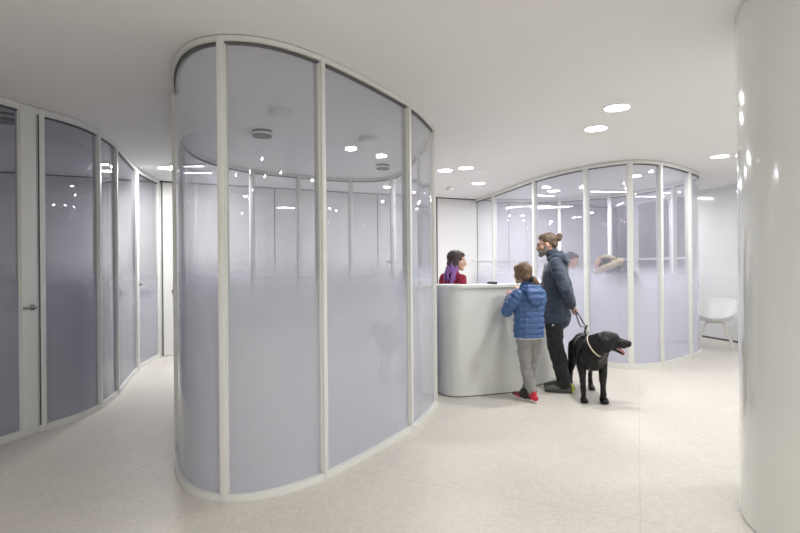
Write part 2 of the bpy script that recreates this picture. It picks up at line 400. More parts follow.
for x in (28.5, 136.5):
    i = at_x(lfP, x); lever(left, lfP[i], Vector((NL[i].y, -NL[i].x))*(-1 if NL[i].y > 0 else 1), NL[i], 1.08 if x < 50 else 1.18)
i = at_x(lfP, 37.4); bm = bmesh.new(); q = lfP[i]; t = Vector((NL[i].y, -NL[i].x)); box(bm, (q.x, q.y, H/2), (.012, .062, H-.1), Matrix.Rotation(math.atan2(t.y, t.x), 3, 'Z')); obj('door_gap', bm, M['seam'], left)
# solid continuation of that wall behind the camera
bm = bmesh.new(); wall_seg(bm, (-4.08, .5), (-4.08, YF), .1, side=-1); struct('wall_corridor', bm, M['wall'])

# right pod
rf = [ceil(*p) for p in ((477, 200.8), (495, 194), (516, 186.3), (537, 178.7), (568, 170.3), (586, 166.5), (608, 163), (632, 160.3), (657, 162), (674, 166), (687, 170))]
rb = [Vector(p) for p in ((4.62, 8.3), (4.78, 8.9), (4.72, 9.7), (4.35, 10.6), (3.6, 11.2), (2.8, 11.4), (2.1, 11.35))]
rpP = resample(inset(smooth_line(resample(spline(rf+rb, 10, True), .05, True), True, 10), -.035, True), .03, True)
rp = thing('glass_pod', 'rounded glass enclosure at the right, behind the man and the dog', 'glass enclosure')
rm = [(at_x(rpP, x, ym, yn), wd) for x, wd, ym, yn in ((494.5, .06, 10.6, 9.6), (535.5, .05, 9.4, 8), (586.5, .06, 8.2, 7), (630.5, .06, 7.6, 6.5), (660.5, .05, 7.9, 6.5), (688.5, .06, 8.4, 7), (674, .05, 99, 9), (694.5, .04, 99, 8.6), (610, .05, 99, 9), (560, .05, 99, 10))]
partition(rp, rpP, True, list({i: (i, w_) for i, w_ in rm}.values()), M['glass_far'], rail_b=.07)

# column
d = Vector((337.5, F)).normalized(); nR = Vector((d.y, -d.x)); Pt = px(741, 500); Pt = d*3.07/d.y; cR = .78; cc = Pt+nR*cR
bm = bmesh.new(); cyl(bm, (cc.x, cc.y, H/2), cR, H-.02, 160); cyl(bm, (cc.x, cc.y, H/2), cR-.015, H, 120)
tag(obj('column', bm, M['column']), 'massive round glossy white column at the right edge', 'column')

# ---------------------------------------------------------------- ceiling lights
bm = bmesh.new()
def ring_bm(r0, r1, h):
    bm = bmesh.new(); segs = 32; R = []
    for k in range(segs):
        c, s = math.cos(2*PI*k/segs), math.sin(2*PI*k/segs)
        R.append([bm.verts.new((c*r, s*r, z)) for r, z in ((r1, 0), (r1, -h*.4), (r1-.006, -h), (r0, -h*.8), (r0, 0))])
    for k in range(segs):
        A, B = R[k], R[(k+1) % segs]
        for j in range(5): bm.faces.new((A[j], A[(j+1) % 5], B[(j+1) % 5], B[j]))
    return bm
def lamp_light(parent, size, watt, shape='DISK', sy=None):
    l = bpy.data.lights.new('downlight_lamp', 'AREA'); l.shape = shape; l.size = size
    if sy: l.size_y = sy
    l.energy = watt; l.color = (1, .99, .978); o = bpy.data.objects.new('downlight_lamp', l); C.objects.link(o); o.parent = parent
    o.location = (0, 0, -.02); return o
proto = None
def downlight(p, label, watt=LAMP_W, group=None):
    global proto
    t = thing('downlight', label, 'ceiling light', (p.x, p.y, H), 0, group)
    if proto is None:
        a = obj('trim_ring', ring_bm(.105, .122, .012), M['frame'], t)
        bm = bmesh.new(); cyl(bm, (0, 0, -.006), .106, .008, 32); b = obj('diffuser', bm, M['lamp'], t); proto = (a, b)
    else:
        for s in proto: c = s.copy(); c.parent = t; C.objects.link(c)
    lamp_light(t, .19, watt); return t
downlight(ceil(617, 107), 'largest round downlight, nearest on the ceiling right of centre')
downlight(ceil(596, 128), 'round downlight just beyond the largest one, right of centre')
downlight(ceil(720, 156), 'round downlight between the right glass enclosure and the column')
downlight(ceil(466, 167.5), 'round downlight above the counter, right one of the close pair')
downlight(ceil(445, 170), 'round downlight next to the central enclosure, left one of the close pair', LAMP_W*.7)
downlight(ceil(478.5, 183), 'farthest small downlight over the counter, near the back wall', LAMP_W*1.3)
downlight(ceil(166, 167.5), 'round downlight in the corridor left of the central enclosure', LAMP_W*1.3)
for x, y, k in ((.4, -1.2, 1), (2.4, -.6, 1.35), (-1.6, -1.6, .8), (1.3, .3, .9), (3.4, 1.2, 1), (1.4, -2.8, 1), (-2.6, -.2, .5), (4.4, 3.6, 1.2), (3.2, 5.6, 1)):  # unseen downlights added for glass reflections and to brighten room and column
    if (x, y) in ((3.2, 5.6),): continue
    downlight(Vector((x, y)), 'unseen round downlight added outside the view for fill and reflections', LAMP_W*k, 'added downlights outside the view')
def linear(c, L, ang, label, watt):
    t = thing('linear_light', label, 'ceiling light', (c.x, c.y, H), ang)
    bm = bmesh.new(); box(bm, (0, 0, -.015), (L+.03, .06, .03), bev=.004); obj('housing', bm, M['frame'], t)
    bm = bmesh.new(); box(bm, (0, 0, -.032), (L, .04, .008)); obj('diffuser', bm, M['lamp_lin'], t)
    o = lamp_light(t, L, watt, 'RECTANGLE', .04); o.location = (0, 0, -.045)
linear(ceil(610, 190), .75, .15, 'long bright ceiling light strip inside the right enclosure', LIN_W)
linear(ceil(543, 194), .5, .4, 'short bright ceiling strip at the left of the right enclosure', LIN_W*.8)
linear(ceil(650, 195), .6, .1, 'bright ceiling strip by the night window in the right enclosure', LIN_W*.5)
linear(Vector((-2.84, 7.15)), .42, .05, 'nearer of two bright ceiling strips at the left end of the central enclosure', LIN_W*.5)
linear(Vector((-2.95, 7.65)), .5, .05, 'farther of two bright ceiling strips at the left end of the central enclosure', LIN_W*.5)
# ceiling discs
def disc(p, label, dark, r=.12, cat='ceiling vent', nm='ceiling_vent'):
    t = thing(nm, label, cat, (p.x, p.y, H))
    bm = bmesh.new(); cyl(bm, (0, 0, -.03), r*.82, .06, 32); obj('neck', bm, M['seam'] if dark else M['frame'], t)
    bm = bmesh.new(); cyl(bm, (0, 0, -.035), r, .022, 40, r2=r*.94); obj('cover_disc', bm, M['frame'], t)
for p, l in ((Vector((2.9, 10.0)), 'round downlight added to brighten the right enclosure, over the reception side'), (Vector((3.7, 8.4)), 'round downlight added to brighten the right enclosure, above the bending visitor')):
    downlight(p, l, LAMP_W*.55)  # extra downlights put in to lift the right enclosure's interior
disc(ceil(262, 131), 'round vent with dark rim on the ceiling seen through the left pane', True)
disc(ceil(383, 165), 'round vent with dark rim seen through the third pane of the central enclosure', True, .11)
disc(ceil(369, 138), 'flat white ceiling disc seen in the third pane', False, .13, 'ceiling disc', 'ceiling_disc')
disc(ceil(281, 111), 'flat white ceiling disc near the front of the central enclosure', False, .11, 'ceiling disc', 'ceiling_disc')
disc(ceil(5, 115), 'round dark vent on the ceiling behind the leftmost glass door', True, .14)
disc(ceil(449.5, 187), 'small unlit disc on the ceiling above the receptionist', False, .07, 'smoke detector', 'smoke_detector')

# ---------------------------------------------------------------- counter
cp = [Vector(p) for p in ((.40, 6.15), (.40, 5.9), (.455, 5.74), (.60, 5.645))]+[px(*p) for p in ((470, 397.2), (492, 395.3), (515, 392.8), (536, 386.8), (552, 381.8))]+[Vector(p) for p in ((2.04, 6.85), (2.1, 7.25), (2.1, 7.6))]
cpP = resample(smooth_line(resample(spline(cp, 10), .03), False, 10), .04); cN = normals(cpP)
cnt = thing('reception_counter', 'tall curved white reception counter where the man and child stand', 'counter')
bm = bmesh.new(); band(bm, cpP, cN, .26, .012, 1.165, off=.14); obj('front_panel', bm, M['counter'], cnt)
bm = bmesh.new(); band(bm, cpP, cN, .30, 1.165, 1.195, off=.14); obj('counter_top', bm, M['counter'], cnt)
bm = bmesh.new(); band(bm, cpP, cN, .22, 0, .014, off=.14); obj('plinth', bm, M['seam'], cnt)
# card reader on the counter
p = cpP[nearest(cpP, Vector((1.02, 5.75)))]+Vector((.02, .2))
t = thing('card_reader', 'small black card reader on the counter top left of the child', 'card reader', (p.x, p.y, 1.195), .3)
bm = bmesh.new(); box(bm, (0, 0, .012), (.07, .12, .024), bev=.005); obj('body', bm, M['black'], t)
bm = bmesh.new(); box(bm, (0, .02, .026), (.05, .05, .004)); obj('screen', bm, M['dark_glass'], t)
# desk inside the central pod
t = thing('desk', 'white desk with a raised top inside the central glass enclosure', 'desk', (-.75, 6.0, 0), .05)
bm = bmesh.new(); box(bm, (0, 0, 1.04), (.9, .5, .03), bev=.004); obj('desk_top', bm, M['frame'], t)
bm = bmesh.new(); box(bm, (-.4, 0, .5125), (.04, .46, 1.025)); box(bm, (.4, 0, .5125), (.04, .46, 1.025)); box(bm, (0, .2, .6), (.76, .02, .6)); obj('side_panel', bm, M['frame'], t)
# cabinet in the left room
def cabinet(loc, rz, wd, hh, label):
    t = thing('cabinet', label, 'cabinet', loc, rz)
    bm = bmesh.new(); box(bm, (0, 0, hh/2), (wd, .5, hh), bev=.004); obj('carcass', bm, M['frame'], t)
    for s in (-1, 1):
        bm = bmesh.new(); box(bm, (s*wd/4, -.258, hh/2), (wd/2-.01, .016, hh-.06), bev=.003); dd = obj('door', bm, M['wall'], t)
        bm = bmesh.new(); box(bm, (s*.05, -.275, hh*.8), (.012, .02, .12), bev=.003); obj('handle', bm, M['steel'], dd)
cabinet((-5.2, 7.35, 0), math.atan(.503), 1.6, 1.25, 'low white cabinet at the back wall behind the left glass wall')

# examination table in the right pod
t = thing('examination_table', 'steel examination table between the two people in the right enclosure', 'table', (3.02, 9.3, 0), .1)
bm = bmesh.new(); box(bm, (0, 0, .9), (1.1, .55, .04), bev=.01); obj('table_top', bm, M['steel'], t)
bm = bmesh.new(); box(bm, (0, 0, .45), (.2, .2, .86)); obj('pedestal', bm, M['frame'], t)
bm = bmesh.new(); box(bm, (0, 0, .015), (.8, .45, .03), bev=.005); obj('base', bm, M['frame'], t)

# ---------------------------------------------------------------- tub chair
def chair():
    t = thing('tub_chair', 'white plastic tub chair with slim legs against the far right wall', 'chair', (5.32, 9.02, 0), math.radians(-122))
    bm = bmesh.new(); segs = 48; rows = []
    # shell profile; local +x forward. seat pan, rising into arms and back
    lv = [(0, .0, .0), (.35, .0, .004), (.7, .0, .012), (.9, .015, .03), (1.0, .05, .07), (1.06, .1, .14), (1.12, .16, .21), (1.17, .2, .28), (1.2, .22, .34)]
    def pt(rr, zz, a, ins):
        c, s = math.cos(a), math.sin(a)
        back_f = .5-.5*c                       # 0 front, 1 back
        arm = min(1, max(0, (1.05-c)/1.3))
        z = .43+(zz)*(.16+.84*arm**1.0)*.98
        if rr > 1.0: z += (back_f**2)*.04*(rr-1)/.2
        sup = (abs(c)**2.6+abs(s)**2.6)**(-1/2.6)
        x = .235*(rr-ins)*c*sup-.02-(.05*back_f*max(0, rr-1)/.2); y = .255*(rr-ins)*s*sup*(1+.12*max(0, rr-1)/.2)
        return (x, y, z)
    for ins, rev in ((0, 0), (.045, 1)):
        rw = []
        for rr, _, zz in (lv if not rev else lv[::-1]):
            if rr == 0:
                rr = .02
            rw.append([bm.verts.new(Vector(pt(rr, zz, 2*PI*k/segs, ins if rr > .9 else ins*0))+Vector((0, 0, .014 if rev and rr <= 1 else 0))) for k in range(segs)])
        rows += rw
    for A, B in zip(rows, rows[1:]):
        for k in range(segs): bm.faces.new((A[k], A[(k+1) % segs], B[(k+1) % segs], B[k]))
    bm.faces.new(rows[0]); bm.faces.new(rows[-1])
    obj('seat_shell', bm, M['chair'], t, sharp=60)
    bm = bmesh.new(); box(bm, (-.02, 0, .415), (.26, .26, .02), bev=.006); obj('seat_mount', bm, M['chair_leg'], t)
    for sx in (-1, 1):
        for sy in (-1, 1):
            bm = bmesh.new(); loft(bm, [(-.02+sx*.11, sy*.11, .43), (-.02+sx*.25, sy*.27, 0.004)], [.019, .013], rnd=False, segs=12); obj('leg', bm, M['chair_leg'], t)
chair()

# ---------------------------------------------------------------- figures
def rotm(f, up=(0, 0, 1)):
    f = Vector(f).normalized(); u = Vector(up); l = u.cross(f).normalized(); u = f.cross(l)
    return Matrix((f, l, u)).transposed()
def head_fn(bm, c, f, s=1, up=(0, 0, 1)):
    R = rotm(f, up); c = Vector(c)
    def W(x, y, z): return c+R @ Vector((x*s, y*s, z*s))
    def E(x, y, z, a, b, d, ry=0): ell(bm, W(x, y, z), (a*s, b*s, d*s), R @ Matrix.Rotation(ry, 3, 'Y'))
    E(-.012, 0, .03, .098, .076, .088)                 # skull
    E(.03, 0, -.02, .062, .064, .085)                  # face
    E(.045, 0, -.072, .042, .047, .034)                # jaw
    E(.072, 0, -.093, .02, .026, .017)                 # chin
    loft(bm, [W(.085, 0, .018), W(.098, 0, -.008), W(.112, 0, -.027), W(.098, 0, -.036)], [.009*s, .011*s, .015*s, .012*s], side=R @ Vector((0, 1, 0)), segs=10)
    E(.078, 0, .033, .018, .05, .01)                   # brow
    E(.088, 0, -.054, .012, .024, .007); E(.086, 0, -.066, .012, .021, .008)   # lips
    for q in (-1, 1):
        E(.058, q*.045, -.025, .024, .02, .026)        # cheeks
        E(-.005, q*.076, -.008, .022, .009, .032, .2)  # ears
        E(-.002, q*.083, -.006, .016, .006, .026, .2)
    return W, R
def hand_fn(bm, wr, d, palm_n, thumb_side, s=1, curl=.5, splay=.10):
    """wr wrist point, d direction of hand, palm_n palm normal, thumb_side +-1"""
    d = Vector(d).normalized(); n = Vector(palm_n); n = (n-d*n.dot(d)).normalized(); w_ = d.cross(n)*thumb_side
    wr = Vector(wr)
    loft(bm, [wr-d*.02*s, wr+d*.02*s, wr+d*.055*s, wr+d*.09*s], [(.026*s, .020*s), (.034*s, .018*s), (.041*s, .016*s), (.038*s, .013*s)], side=w_)
    for k, L in enumerate((.072, .080, .075, .060)):
        o = (1.5-k)*.0215*s; b = wr+d*.085*s+w_*o; a = splay*(1.5-k); dd = (d+w_*a*.6).normalized()
        p = [b-dd*.015*s, b]; c = 0
        for seg, fr in enumerate((.45, .32, .26)):
            c += curl*(.55+.3*seg); p.append(p[-1]+(dd*math.cos(c)+n*math.sin(c))*L*s*fr)
        loft(bm, p, [.0088*s, .0090*s, .0085*s, .0078*s, .0065*s], side=w_, segs=10)
    b = wr+d*.03*s+w_*.028*s; p = [b-w_*.012*s, b+w_*.018*s+d*.022*s+n*.006*s, b+w_*.03*s+d*.048*s+n*.014*s, b+w_*.032*s+d*.072*s+n*.022*s]
    loft(bm, p, [.013*s, .0115*s, .0095*s, .0075*s], side=n, segs=10)
def shoe(parent, ank, toe_dir, s, upper, sole, L=.28, heel_up=0, heel_tab=None, stripe=None):
    """ankle plan position local; sits on z=0"""
    f = Vector((*toe_dir, 0)).normalized(); l = V(0, 0, 1).cross(f); a = Vector((ank[0], ank[1], 0))
    A = lambda x, y, z: a+f*x*s+l*y*s+V(0, 0, z*s+max(0, (.12-x))*heel_up)
    k = L/.28
    def up(bm):
        loft(bm, [A(-.055*k, 0, .045), A(-.02, 0, .05), A(.05, 0, .048), A(.12*k, 0, .042), A(.18*k, 0, .036)], [(.034*s, .034*s), (.038*s, .042*s), (.042*s, .038*s), (.047*s, .03*s), (.04*s, .022*s)], side=l)
        loft(bm, [A(-.01, 0, .05), A(-.012, 0, .105)], [(.036*s, .05*s), (.034*s, .046*s)], side=l)
        loft(bm, [A(.03, 0, .075), A(.10*k, 0, .062)], [(.026*s, .018*s), (.022*s, .012*s)], side=l)
    o = blob('shoe', up, upper, parent, .005, 2)
    bm = bmesh.new(); n = 20; r1, r2 = [], []
    for i in range(n):
        t = 2*PI*i/n; x = .062*k+(.145*k)*math.cos(t); y = .042*math.sin(t)*(1+.12*math.cos(t))
        sp = (abs(math.cos(t))**2.6+abs(math.sin(t))**2.6)**(-1/2.6)
        x = .062*k+.135*k*math.cos(t)*sp; y = .040*math.sin(t)*sp*(1+.15*math.cos(t))
        p = A(x, y, 0); r1.append(bm.verts.new(p+V(0, 0, .002))); r2.append(bm.verts.new(p+V(0, 0, .028*s+(.006 if math.cos(t) > .8 else 0))))
    for i in range(n): bm.faces.new((r1[i], r1[(i+1) % n], r2[(i+1) % n], r2[i]))
    bm.faces.new(r1[::-1]); bm.faces.new(r2); so = obj('sole', bm, sole, o)
    bm = bmesh.new()
    for j in range(4):
        c = A(.045+j*.022, 0, .094-j*.008); loft(bm, [c-l*.022*s, c+V(0, 0, .006), c+l*.022*s], [.0035]*3, side=f, segs=8)
    obj('laces', bm, sole if sole is M['sole'] else M['strap_g'], o)
    if heel_tab:
        def ht(bm): loft(bm, [A(-.082, 0, .02), A(-.086, 0, .06), A(-.06, 0, .10)], [(.03*s, .012), (.03*s, .012), (.024*s, .01)], side=l)
        blob('heel_tab', ht, heel_tab, o, .005, 1)
    if stripe:
        bm = bmesh.new()
        for q in (-1, 1):
            for x0 in (.0, .05): loft(bm, [A(x0, q*.040, .03), A(x0+.04, q*.043, .05), A(x0+.075, q*.036, .062)], [(.004, .011)]*3, side=l, segs=8)
        obj('side_stripe', bm, stripe, o)
def wr_noise(a, fz, p): return a*noise.noise(Vector((p.x*fz, p.y*fz, p.z*fz*1.4)))
def eyes(root, W, s, col='eye'):
    for q in (-1, 1):
        bm = bmesh.new(); ell(bm, W(.077, q*.031, .008), (.012*s, .013*s, .009*s)); e = obj('eyeball', bm, M['eye_w'], root)
        bm = bmesh.new(); ell(bm, W(.0865, q*.031, .008), (.004*s, .006*s, .006*s)); obj('iris', bm, M['eye'], e)

# ---- the man
def man():
    t = thing('person', 'man in navy hooded jacket and black trousers, hair in a bun, standing at the counter', 'person', (1.775, 5.965, 0), math.radians(160))
    hc = V(.125, .03, 1.632); hf = V(.96, .12, -.14)
    J = dict(sh=(.02, .185, 1.41), el=(-.085, .27, 1.135), wr=(-.14, .075, .955))
    W = None
    def body(bm):
        nonlocal W
        W, R = head_fn(bm, hc, hf, 1.0)
        loft(bm, [(.02, 0, 1.40), (.045, .0, 1.47), (.09, .02, 1.58)], [(.075, .07), (.058, .058), (.055, .058)])
        loft(bm, [(0.03, 0, .88), (0.03, 0, 1.0), (0.03, 0, 1.15), (.03, 0, 1.3), (.03, 0, 1.42)], [(.12, .085), (.14, .095), (.14, .095), (.16, .105), (.12, .08)])
        for q in (-1, 1):
            S = [Vector((J[k][0], J[k][1]*q, J[k][2])) for k in ('sh', 'el', 'wr')]
            loft(bm, [S[0], S[0].lerp(S[1], .5), S[1], S[1].lerp(S[2], .4), S[2]], [.05, .045, .038, .036, .025])
            d = V(-.02, -q*.75, -.5); hand_fn(bm, S[2]+(S[2]-S[1]).normalized()*.01, d, V(-1, 0, .1), -q, 1.0, curl=.6)
            loft(bm, [(0.03, q*.08, .90), (.05, q*.092, .7), (.045, q*.105, .5), (-.01, q*.11, .3), (-.05, q*.115, .09)], [.06, .06, .05, .045, .035])
            loft(bm, [(-.06, q*.12, .06), (.03, q*.12, .048), (.08, q*.12, .042)], [(.03, .035), (.033, .026), (.032, .014)])
    blob('body', body, M['skin'], t, .0055, 2)
    R = rotm(hf)
    def hair(bm):
        E = lambda x, y, z, a, b, d, ry=0: ell(bm, W(x, y, z), (a, b, d), R @ Matrix.Rotation(ry, 3, 'Y'))
        E(-.025, 0, .048, .100, .083, .086); E(-.07, 0, .0, .052, .068, .06); E(.02, 0, .085, .06, .062, .04)
        for q in (-1, 1): E(-.02, q*.064, .03, .045, .017, .045)
        E(-.118, 0, .055, .03, .03, .03); E(-.15, 0, .068, .036, .034, .04)
        E(-.14, .01, .04, .025, .03, .028)
    blob('hair', hair, M['hair_b'], t, .0055, 2, lambda p: wr_noise(.006, 45, p))
    def beard(bm):
        E = lambda x, y, z, a, b, d, ry=0: ell(bm, W(x, y, z), (a, b, d), R @ Matrix.Rotation(ry, 3, 'Y'))
        E(.054, 0, -.084, .048, .056, .036); E(.078, 0, -.104, .028, .034, .028)
        for q in (-1, 1):
            loft(bm, [W(.012, q*.068, -.02), W(.02, q*.066, -.055), W(.045, q*.052, -.085)], [(.016, .022), (.022, .026), (.026, .03)], side=R @ V(1, 0, 0))
            loft(bm, [W(.105, 0, -.046), W(.098, q*.026, -.053), W(.080, q*.045, -.072)], [.012, .012, .018], segs=8)
    blob('beard', beard, M['beard'], t, .005, 1, lambda p: wr_noise(.004, 60, p))
    eyes(t, W, 1)
    # spectacles
    g = bmesh.new()
    for q in (-1, 1):
        pts = [W(.100, q*.032+.023*math.cos(a), .006+.017*math.sin(a)) for a in [2*PI*k/16 for k in range(17)]]
        loft(g, pts, [.0022]*17, side=R @ V(1, 0, 0), segs=6, rnd=False)
        loft(g, [W(.098, q*.055, .010), W(.05, q*.078, .010), W(-.005, q*.083, .008)], [.0025]*3, side=(0, 0, 1), segs=6)
    loft(g, [W(.102, -.010, .010), W(.104, 0, .012), W(.102, .010, .010)], [.002]*3, side=(0, 0, 1), segs=6)
    obj('spectacles', g, M['lens'], t)
    def jacket(bm):
        loft(bm, [(.03, 0, .83), (.035, 0, .93), (.035, 0, 1.08), (.035, 0, 1.2), (.03, 0, 1.32), (.02, 0, 1.41), (.03, 0, 1.47)],
             [(.20, .165), (.19, .15), (.18, .142), (.19, .148), (.20, .145), (.17, .115), (.085, .085)])
        for q in (-1, 1):
            S = [Vector((J[k][0], J[k][1]*q, J[k][2])) for k in ('sh', 'el', 'wr')]
            loft(bm, [S[0], S[0].lerp(S[1], .5), S[1], S[1].lerp(S[2], .5), S[2]], [.072, .066, .060, .052, .043])
        # collar
        loft(bm, [(.03, .0, 1.45), (.05, .005, 1.50), (.07, .01, 1.535)], [(.08, .085), (.078, .082), (.074, .075)])
    def jdisp(p):
        return wr_noise(.010, 9, p)+wr_noise(.006, 22, p)
    jk = blob('jacket', jacket, M['navy'], t, .007, 4, jdisp)
    def hood(bm):
        loft(bm, [(.09, .09, 1.47), (.02, .115, 1.485), (-.04, .08, 1.48), (-.06, 0, 1.48), (-.04, -.08, 1.48), (.02, -.115, 1.485), (.09, -.09, 1.47)], [(.03, .03), (.045, .04), (.05, .05), (.055, .06), (.05, .05), (.045, .04), (.03, .03)], side=(0, 0, 1))
        loft(bm, [(-.03, 0, 1.50), (-.08, 0, 1.43), (-.085, 0, 1.36)], [(.10, .035), (.10, .045), (.05, .02)])
        ell(bm, (-.02, 0, 1.52), (.045, .075, .04))
    blob('hood', hood, M['navy'], jk, .007, 3, lambda p: wr_noise(.010, 18, p))
    bm = bmesh.new(); loft(bm, [(.197, 0, .86), (.182, 0, 1.05), (.184, 0, 1.25), (.145, 0, 1.42)], [(.006, .006)]*4, segs=8); obj('zip', bm, M['steel'], jk)
    def trousers(bm):
        loft(bm, [(0.03, 0, .95), (0.03, 0, .88), (.025, 0, .80)], [(.145, .115), (.155, .12), (.145, .12)])
        for q in (-1, 1):
            loft(bm, [(.03, q*.082, .84), (.05, q*.092, .7), (.045, q*.105, .5), (-.01, q*.11, .3), (-.045, q*.115, .17), (-.05, q*.115, .10)], [(.098, .108), (.088, .095), (.07, .078), (.066, .076), (.064, .074), (.07, .08)])
    tr = blob('trousers', trousers, M['blacktr'], t, .007, 3, lambda p: wr_noise(.012, 12, p)+.004*math.sin(p.z*70+p.x*30)*max(0, min(1, (.32-p.z)*5)))
    bm = bmesh.new(); box(bm, (.05, .186, .745), (.022, .004, .012)); loft(bm, [(.045, .186, .745), (.06, .188, .758)], [.003, .003], segs=6); obj('emblem', bm, M['white'], tr)
    shoe(t, (-.06, .115), (1, -.04), 1.05, M['shoe'], M['sole_d'], L=.29, heel_tab=M['neon'])
    shoe(t, (-.03, -.11), (1, .22), 1.05, M['shoe'], M['sole_d'], L=.29, heel_tab=M['neon'])
    return t
man()

# ---- the girl
def girl():
    t = thing('person', 'child in blue quilted puffer jacket and grey sweatpants, back to the viewer at the counter', 'person', (1.325, 5.50, 0), math.radians(112))
    hc = V(.045, .045, 1.315); hf = V(1, .28, -.05); s = .93; W = None
    J = {1: ((0, .135, 1.10), (.05, .235, .93), (.21, .08, 1.07)), -1: ((0, -.135, 1.10), (.05, -.19, .93), (.21, -.08, 1.10))}
    legs = {1: ((0, .07, .68), (.01, .045, .38), (-.04, -.005, .08)), -1: ((.02, -.075, .68), (.05, -.06, .38), (.09, -.035, .08))}
    def body(bm):
        nonlocal W
        W, R = head_fn(bm, hc, hf, s)
        loft(bm, [(.0, 0, 1.12), (.01, .01, 1.18), (.03, .03, 1.27)], [(.055, .05), (.042, .042), (.04, .045)])
        loft(bm, [(0, 0, .68), (0, 0, .82), (0, 0, .98), (0, 0, 1.10)], [(.11, .08), (.10, .075), (.115, .08), (.09, .06)])
        for q in (1, -1):
            S = [Vector(v) for v in J[q]]
            loft(bm, [S[0], S[1], S[2]], [.035, .028, .02])
            hand_fn(bm, S[2], (S[2]-S[1]).normalized()+V(.3, 0, .3), V(.2, 0, -1), q, .82, curl=.3)
            G = [Vector(v) for v in legs[q]]
            loft(bm, [G[0], G[1], G[2]], [.065, .045, .03]); a = G[2]
            loft(bm, [(a.x, a.y, .05), (a.x+.1, a.y, .03)], [(.026, .03), (.028, .016)])
    blob('body', body, M['skin2'], t, .0055, 2)
    R = rotm(hf)
    def hair(bm):
        E = lambda x, y, z, a, b, d, ry=0: ell(bm, W(x, y, z), (a*s, b*s, d*s), R @ Matrix.Rotation(ry, 3, 'Y'))
        E(-.02, 0, .035, .106, .087, .095); E(-.05, 0, -.03, .068, .072, .06); E(.04, 0, .06, .055, .07, .05)
        for q in (-1, 1): E(0, q*.072, -.01, .04, .02, .06)
        loft(bm, [W(-.10, -.02, -.05), W(-.135, -.035, -.075), W(-.14, -.06, -.115), W(-.12, -.085, -.155)], [.028, .030, .032, .020])
    blob('hair', hair, M['hair_g'], t, .0055, 2, lambda p: wr_noise(.006, 45, p))
    bm = bmesh.new(); loft(bm, [W(-.108, -.022, -.056), W(-.118, -.028, -.062)], [.032, .032], segs=12); obj('hair_tie', bm, M['black'], t)
    eyes(t, W, s)
    def jacket(bm):
        loft(bm, [(0, 0, .665), (0, 0, .76), (0, 0, .88), (0, 0, 1.0), (0, 0, 1.10), (.01, 0, 1.165), (.015, .01, 1.19)],
             [(.165, .125), (.17, .13), (.165, .125), (.165, .125), (.155, .105), (.075, .07), (.07, .065)], flat0=True)
        for q in (1, -1):
            S = [Vector(v) for v in J[q]]
            loft(bm, [S[0], S[0].lerp(S[1], .5), S[1], S[1].lerp(S[2], .5), S[2]], [.066, .064, .060, .052, .043])
    def quilt(p):
        best = None
        for q in (1, -1):
            S = [Vector(v) for v in J[q]]; acc = 0
            for a, b in ((S[0], S[1]), (S[1], S[2])):
                d = b-a; L = d.length; u = max(0, min(1, (p-a).dot(d)/L**2)); ds = (p-(a+d*u)).length
                if abs(p.y) > .14 and ds < .085 and (best is None or ds < best[0]): best = (ds, acc+u*L)
                acc += L
        c = best[1]+.01 if best else p.z
        return .012*(abs(math.sin(PI*c/.058))**.55)-.008+wr_noise(.005, 30, p)
    jk = blob('jacket', jacket, M['puffer'], t, .0055, 3, quilt)
    def hood(bm):
        loft(bm, [(.03, .085, 1.155), (-.03, .105, 1.165), (-.085, .07, 1.165), (-.10, 0, 1.16), (-.085, -.07, 1.165), (-.03, -.105, 1.165), (.03, -.085, 1.155)], [(.025, .022), (.03, .03), (.035, .035), (.04, .035), (.035, .035), (.03, .03), (.025, .022)], side=(0, 0, 1))
        loft(bm, [(-.09, 0, 1.175), (-.125, -.0, 1.12), (-.135, 0, 1.05), (-.125, 0, 1.0)], [(.095, .025), (.115, .04), (.10, .035), (.05, .02)])
    blob('hood', hood, M['puffer'], jk, .0055, 3, lambda p: .006*math.sin(p.z*95)+wr_noise(.006, 25, p))
    bm = bmesh.new(); loft(bm, [(0, 0, .65), (0, 0, .69)], [(.148, .11), (.15, .112)], rnd=False, segs=32); obj('shirt_hem', bm, M['white'], t)
    def pants(bm):
        loft(bm, [(0, 0, .74), (0.005, 0, .66)], [(.13, .10), (.125, .10)])
        for q in (1, -1):
            G = [Vector(v) for v in legs[q]]
            loft(bm, [G[0], G[0].lerp(G[1], .5), G[1], G[1].lerp(G[2], .55), G[2]+V(0, 0, .03)], [(.076, .085), (.07, .075), (.058, .062), (.054, .056), (.05, .052)])
    blob('sweatpants', pants, M['sweat'], t, .006, 3, lambda p: wr_noise(.012, 14, p))
    shoe(t, (-.055, -.005), (1, -.12), .88, M['red'], M['sole'], L=.28, heel_up=.06, stripe=M['black'])
    shoe(t, (.09, .02), (1, -.05), .88, M['black'], M['sole'], L=.27, stripe=M['red'])
girl()

